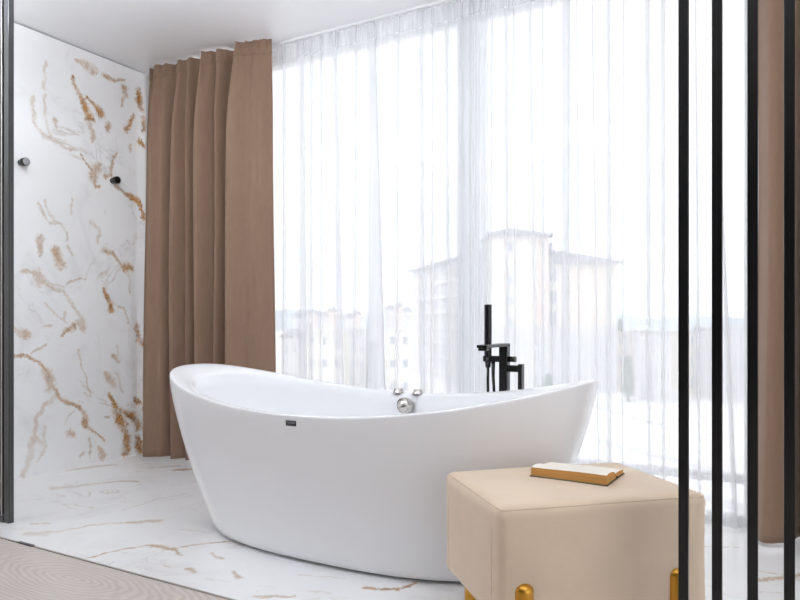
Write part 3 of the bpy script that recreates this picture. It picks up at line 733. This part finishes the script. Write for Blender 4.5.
# big apartment block: tower, left wing running away, right wing
D = 110.0; s = D/FPX
loc, rz = frame_at(513.5, D)
ab = empty('apartment_building', loc, rz); tag(ab, 'tall cream apartment building with grey hipped roofs seen through the window', 'building')
def zpx(py): return (EYE - (py-322)*s) - GZ          # height above ground for a pixel row at that depth
def xpx(px): return (px-513.5)*s
tw, td = (537-490)*s, 9.0
tx0, tx1 = xpx(490), xpx(537)
t = MB().box(tx0, tx1+1.8, 0, td, 0, zpx(236)); t.build('tower_wall', M['cream'], ab)
MB().box(tx1, tx1+1.85, -.05, .3, 0, zpx(236)).build('shaded_side_strip', M['pink'], ab)  # tower's shaded right side painted as a pinkish strip on the front
rf = MB(); ez = zpx(236.5); x0, x1, y0, y1 = tx0-.7, tx1+1.8+.9, -1, td+1
rv = [(x0,y0,ez),(x1,y0,ez),(x1,y1,ez),(x0,y1,ez),(x0,y0,ez+.3),(x1,y0,ez+.3),(x1,y1,ez+.3),(x0,y1,ez+.3),(xpx(510),td/2,zpx(224)),(xpx(518),td/2,zpx(224))]
rf.add(rv, [(0,3,2,1),(0,1,5,4),(1,2,6,5),(2,3,7,6),(3,0,4,7),(4,5,9,8),(5,6,9),(6,7,8,9),(7,4,8)]); rf.build('tower_roof', M['roof'], ab)
for py in (244, 276, 297, 318): bwin(ab, xpx(509.5), 0, zpx(py+8), 1.1, 1.35)
bwin(ab, xpx(543), -.05, zpx(251), .7, 1.2)
MB().box(tx0-.1, tx1+1.9, -.12, .02, 0, zpx(326)).build('plinth', M['pgrey'], ab)
# right wing, set a little behind the tower front
rx0, rx1, ry0, ry1 = tx1+1.8, xpx(613)+1.2, 2.0, 13.0
MB().box(rx0, rx1, ry0, ry1, zpx(326), zpx(262)).build('right_wing_wall', M['cream'], ab)
MB().box(rx0, rx1+.1, ry0-.15, ry1, 0, zpx(326)).build('right_wing_base', M['pgrey'], ab)
rr = MB(); ez = zpx(262.5); a0, a1, b0, b1 = rx0-.2, rx1+.9, ry0-1, ry1+1; hz = zpx(244.5)
rr.add([(a0,b0,ez),(a1,b0,ez),(a1,b1,ez),(a0,b1,ez),(a0,b0,ez+.3),(a1,b0,ez+.3),(a1,b1,ez+.3),(a0,b1,ez+.3),(a0,(b0+b1)/2,hz),(a1-10.2,(b0+b1)/2,hz)],
       [(0,3,2,1),(0,1,5,4),(1,2,6,5),(2,3,7,6),(3,0,4,7),(4,5,9,8),(5,6,9),(6,7,8,9),(7,4,8)])
rr.build('right_wing_roof', M['roof'], ab)
cx = xpx(557); MB().box(cx-.5, cx+.6, 6.4, 7.4, zpx(250), zpx(238)).build('chimney', M['roof'], ab)
for py in (265, 287, 308): bwin(ab, xpx(555.5), ry0, zpx(py+17), 1.5, 2.5)
for px in (578, 590, 603): 
    MB().box(xpx(px)-.9, xpx(px)+.9, ry0-.06, ry0+.1, zpx(326), zpx(266)).build('warm_panel', M['warm'], ab)
# left wing: a long front that recedes from the tower
p1 = far(489, 322, 113); p0 = far(413, 322, 158); dirw = Vector((p0.x-p1.x, p0.y-p1.y, 0)); Lw = dirw.length
inv = Matrix.Rotation(-rz, 3, 'Z')
lp = inv @ (Vector((p1.x, p1.y, GZ)) - Vector(loc)); ld = inv @ dirw.normalized(); ln = Vector((ld.y, -ld.x, 0))
if ln.y > 0: ln = -ln
LWH = 23.6
def lw(a, d, z): q = lp + ld*a - ln*d; return (q.x, q.y, z)
def lbox(mb, a0, a1, d0, d1, z0, z1):
    v = [lw(a,d,z) for z in (z0,z1) for a,d in ((a0,d0),(a1,d0),(a1,d1),(a0,d1))]
    mb.add(v, [(0,3,2,1),(4,5,6,7),(0,1,5,4),(1,2,6,5),(2,3,7,6),(3,0,4,7)]); return mb
lbox(MB(), 0, Lw, 0, 12, 0, LWH).build('left_wing_wall', M['pgrey'], ab)  # the wing's shaded look is put into its grey colour
r = MB(); e = LWH
r.add([lw(-1,-1.2,e), lw(Lw+1.5,-1.2,e), lw(Lw+1.5,13,e), lw(-1,13,e), lw(-1,-1.2,e+.35), lw(Lw+1.5,-1.2,e+.35), lw(Lw+1.5,13,e+.35), lw(-1,13,e+.35), lw(2,6,e+2.6), lw(Lw-6,6,e+2.6)],
      [(0,3,2,1),(0,1,5,4),(1,2,6,5),(2,3,7,6),(3,0,4,7),(4,5,9,8),(5,6,9),(6,7,8,9),(7,4,8)]); r.build('left_wing_roof', M['roof'], ab)
for fl in range(7):
    z = 1.6 + fl*3.05
    lbox(MB(), 0, Lw, -.75, 0, z-.15, z+.15).build('balcony_slab', M['canvas_white'], ab)
    for k in range(4):
        a = 6 + k*11.0
        w_ = lbox(MB(), a, a+4.2, -.1, .05, z+.3, z+2.6).build('window', M['warm'], ab)
        lbox(MB(), a+.4, a+1.9, -.16, -.1, z+.5, z+2.4).build('pane', M['pane_out'], w_)

def block(name, px0, px1, ptop, Y, m, label, cols=3, floors=4, roof=True, depth=10, turn=0, cat='building', group='low buildings of the town outside', rh=1.2):
    pc = (px0+px1)/2; loc, rz = frame_at(pc, Y, turn); sc_ = Y/FPX
    w = (px1-px0)*sc_; h = EYE - (ptop-322)*sc_ - GZ
    b = empty(name, loc, rz); tag(b, label, cat, group)
    MB().box(-w/2, w/2, 0, depth, 0, h).build('wall', m, b)
    e = .4; v = [(-w/2-e,-e,h),(w/2+e,-e,h),(w/2+e,depth+e,h),(-w/2-e,depth+e,h),(-w/2-e,-e,h+.25),(w/2+e,-e,h+.25),(w/2+e,depth+e,h+.25),(-w/2-e,depth+e,h+.25)]
    if roof:
        v += [(-w/2+min(w,depth)*.3,depth/2,h+.25+rh),(w/2-min(w,depth)*.3,depth/2,h+.25+rh)]
        MB().add(v, [(0,3,2,1),(0,1,5,4),(1,2,6,5),(2,3,7,6),(3,0,4,7),(4,5,9,8),(5,6,9),(6,7,8,9),(7,4,8)]).build('roof', M['roof'], b)
    else:
        MB().add(v, [(0,3,2,1),(4,5,6,7),(0,1,5,4),(1,2,6,5),(2,3,7,6),(3,0,4,7)]).build('roof', M['kerb'], b)
    for j in range(floors):
        for i in range(cols):
            ww_ = min(1.1, w/cols*.5); x = -w/2 + w*(i+.5)/cols; z = h*(j+.35)/floors
            bwin(b, x, 0, z, ww_, min(1.4, h/floors*.5))
    return b
block('house', 306, 344, 331, 106, M['cream'], 'cream flat roofed house in the left pane, beside the brown curtain', 3, 3, False)
block('house', 347, 367, 329, 121, M['pgrey'], 'pale grey house with one column of windows, left pane', 2, 4, False)
block('house', 386, 412, 330, 104, M['cream'], 'cream house just left of the long apartment wing', 2, 3, False)
block('house', 282, 300, 337, 120, M['pgrey'], 'small pale grey house at the edge of the left brown curtain', 2, 2, True)
block('house', 616, 624, 333, 118, M['warm'], 'narrow brownish house right of the apartment building', 1, 3, False)
block('house', 626, 641, 340, 132, M['pgrey'], 'grey house with an orange neighbour, right of the apartment building', 2, 2, True)
block('house', 632, 643, 346, 190, M['orange'], 'small orange house behind the grey house', 1, 1, True)
block('house', 645, 657, 333, 118, M['canvas_white'], 'white house left of the grey block near the slats', 2, 3, False)
block('house', 658, 671, 331, 97, M['pgrey'], 'grey block just left of the first black slat', 2, 4, False)
block('house', 688, 704, 331, 110, M['cream'], 'cream house between the first and second black slats', 2, 3, False)
block('house', 723, 744, 328, 98, M['pgrey'], 'pale house between the second and third black slats', 3, 3, False)
hill_spots = [(312,313,330),(322,316,300),(331,311,360),(347,318,290),(356,314,340),(390,309,330),(399,306,360),(407,311,300),(378,317,310),(296,317,320)]
for i, (px, py, Y) in enumerate(hill_spots):
    block('hillside_house', px-4.5, px+4.5, py, Y, M['pgrey'] if i % 2 else M['pink'], 'small pale house far off on the hazy hillside, left pane', 2, 1, True, 8, 0, 'building', 'distant hillside houses', 2.0)
def conifer(px, ptop, Y, wpx, label):
    loc, rz = frame_at(px, Y); sc_ = Y/FPX; H_ = EYE - (ptop-322)*sc_ - GZ; W_ = wpx*sc_
    t = empty('conifer', loc, 0); tag(t, label, 'tree', 'trees of the town outside')
    MB().cyl((0,0,0), (0,0,H_*.6), .25, .12, 10).build('trunk', M['bark'], t)
    c = MB(); r_ = np.random.default_rng(int(px))
    for k in range(420):
        u = r_.uniform(0,1)**.8; z = H_*(.12 + .86*u); R_ = W_/2*(1-u*.93); a = r_.uniform(0, 2*PI); q = R_*r_.uniform(.35, 1.05)
        p = Vector((q*math.cos(a), q*math.sin(a), z)); d = Vector((math.cos(a), math.sin(a), -.35)); sd = Vector((-math.sin(a), math.cos(a), 0)); l = .5+.35*r_.uniform()
        c.add([p - d*l*.4 + sd*.28, p - d*l*.4 - sd*.28, p + d*l, p + Vector((0,0,.28))], [(0,1,2),(0,2,3),(1,3,2),(0,3,1)])
    c.build('foliage', M['leaf'], t, fix=False)
conifer(620, 318, 170, 12, 'dark conifer rising beside the right end of the apartment building')
conifer(548, 374, 96, 9, 'small bushy tree in front of the right wing base')
conifer(628, 356, 100, 7, 'grey green tree beside the narrow brownish house')
conifer(372, 340, 100, 7, 'small tree between the grey and cream houses, left pane')
for i, (pa, pb, Ya, Yb, lab) in enumerate(((598, 660, 92, 76, 'low grey kerb wall on the snowy ground below the houses'), (600, 745, 66, 50, 'long grey kerb crossing the pale yard near the right curtain'), (640, 745, 50, 42, 'nearest grey kerb across the pale yard beyond the ottoman'))):
    a = far(pa, 322, Ya); c = far(pb, 322, Yb); d = (c-a); L_ = Vector((d.x, d.y)).length
    k = MB().box(0, L_, -.25, .25, 0, .35).build('kerb', M['kerb']); k.location = (a.x, a.y, GZ); k.rotation_euler = (0, 0, math.atan2(d.y, d.x))
    tag(k, lab, 'kerb', 'kerbs of the yard outside')

# ------------------------------------------------------------------ light
for i, (x, y) in enumerate(((-2.7,1.25),(-1.35,1.25),(.45,.75))):
    lp = empty('fill_drum', (x, y, CEIL)); tag(lp, 'white drum shaped fill light added overhead, out of the picture', 'fill light', 'added fill light drums')  # unseen drums added to lift the ceiling, marble and floor
    MB().lathe((0,0,-.32), (0,0,1), [(.285,.012),(.30,.025),(.30,.105),(.28,.12),(0,.12)], 40).build('shade', M['fill_glow'], lp)
    MB().lathe((0,0,-.32), (0,0,1), [(0,0),(.30,0),(.30,.012),(0,.012)], 40).build('bottom_cover', M['frame'], lp)
    MB().cyl((0,0,-.2), (0,0,-.02), .006).build('stem', M['chrome'], lp)
    MB().cyl((0,0,-.02), (0,0,0), .05).build('canopy', M['frame'], lp)
SKY = 1.1
wd = bpy.data.worlds.new('overcast_sky'); SC.world = wd; wd.use_nodes = True
nt = wd.node_tree; nt.nodes.clear(); Nn = nt.nodes.new; Ll = nt.links.new
wo = Nn('ShaderNodeOutputWorld'); bgd = Nn('ShaderNodeBackground'); Ll(bgd.outputs[0], wo.inputs[0])
tc = Nn('ShaderNodeTexCoord'); mpn = Nn('ShaderNodeMapping'); mpn.inputs['Scale'].default_value = (2, 2, 5); Ll(tc.outputs['Generated'], mpn.inputs[0])
nz = Nn('ShaderNodeTexNoise'); nz.inputs['Scale'].default_value = 2.2; nz.inputs['Detail'].default_value = 6; Ll(mpn.outputs[0], nz.inputs['Vector'])
cr = Nn('ShaderNodeValToRGB'); cr.color_ramp.elements[0].position = .35; cr.color_ramp.elements[0].color = (.86,.92,1,1)
cr.color_ramp.elements[1].position = .6; cr.color_ramp.elements[1].color = (1,1,1,1); Ll(nz.outputs[0], cr.inputs[0]); Ll(cr.outputs[0], bgd.inputs[0])
bgd.inputs[1].default_value = SKY
sd = bpy.data.lights.new('sun', 'SUN'); so = bpy.data.objects.new('sun', sd); COL.objects.link(so)
sd.energy = 0.6; sd.angle = math.radians(8); sd.color = (1, .98, .95)
so.rotation_euler = Vector((.25, .8, -.95)).to_track_quat('-Z', 'Y').to_euler()
def portal(name, loc, rot, sx, sy):
    l = bpy.data.lights.new(name, 'AREA'); l.shape = 'RECTANGLE'; l.size = sx; l.size_y = sy; l.cycles.is_portal = True
    o = bpy.data.objects.new(name, l); COL.objects.link(o); o.location = loc; o.rotation_euler = rot
portal('window_portal', ((WX0+WX1)/2, WV+.11, WTOP/2), (-PI/2, 0, 0), WX1-WX0, WTOP)
portal('added_window_portal', (RX+.09, -.15, 1.24), (0, PI/2, 0), 2.24, 5.5)
SC.view_settings.view_transform = 'Standard'; SC.view_settings.look = 'None'
SC.view_settings.exposure = 0.6; SC.view_settings.gamma = 1.0; SC.view_settings.use_curve_mapping = False
SC.cycles.max_bounces = 14; SC.cycles.diffuse_bounces = 8; SC.cycles.glossy_bounces = 5
SC.cycles.transparent_max_bounces = 32; SC.cycles.transmission_bounces = 8
SC.cycles.use_denoising = True
SC.cycles.sample_clamp_indirect = 8.0
SC.cycles.caustics_reflective = False; SC.cycles.caustics_refractive = False
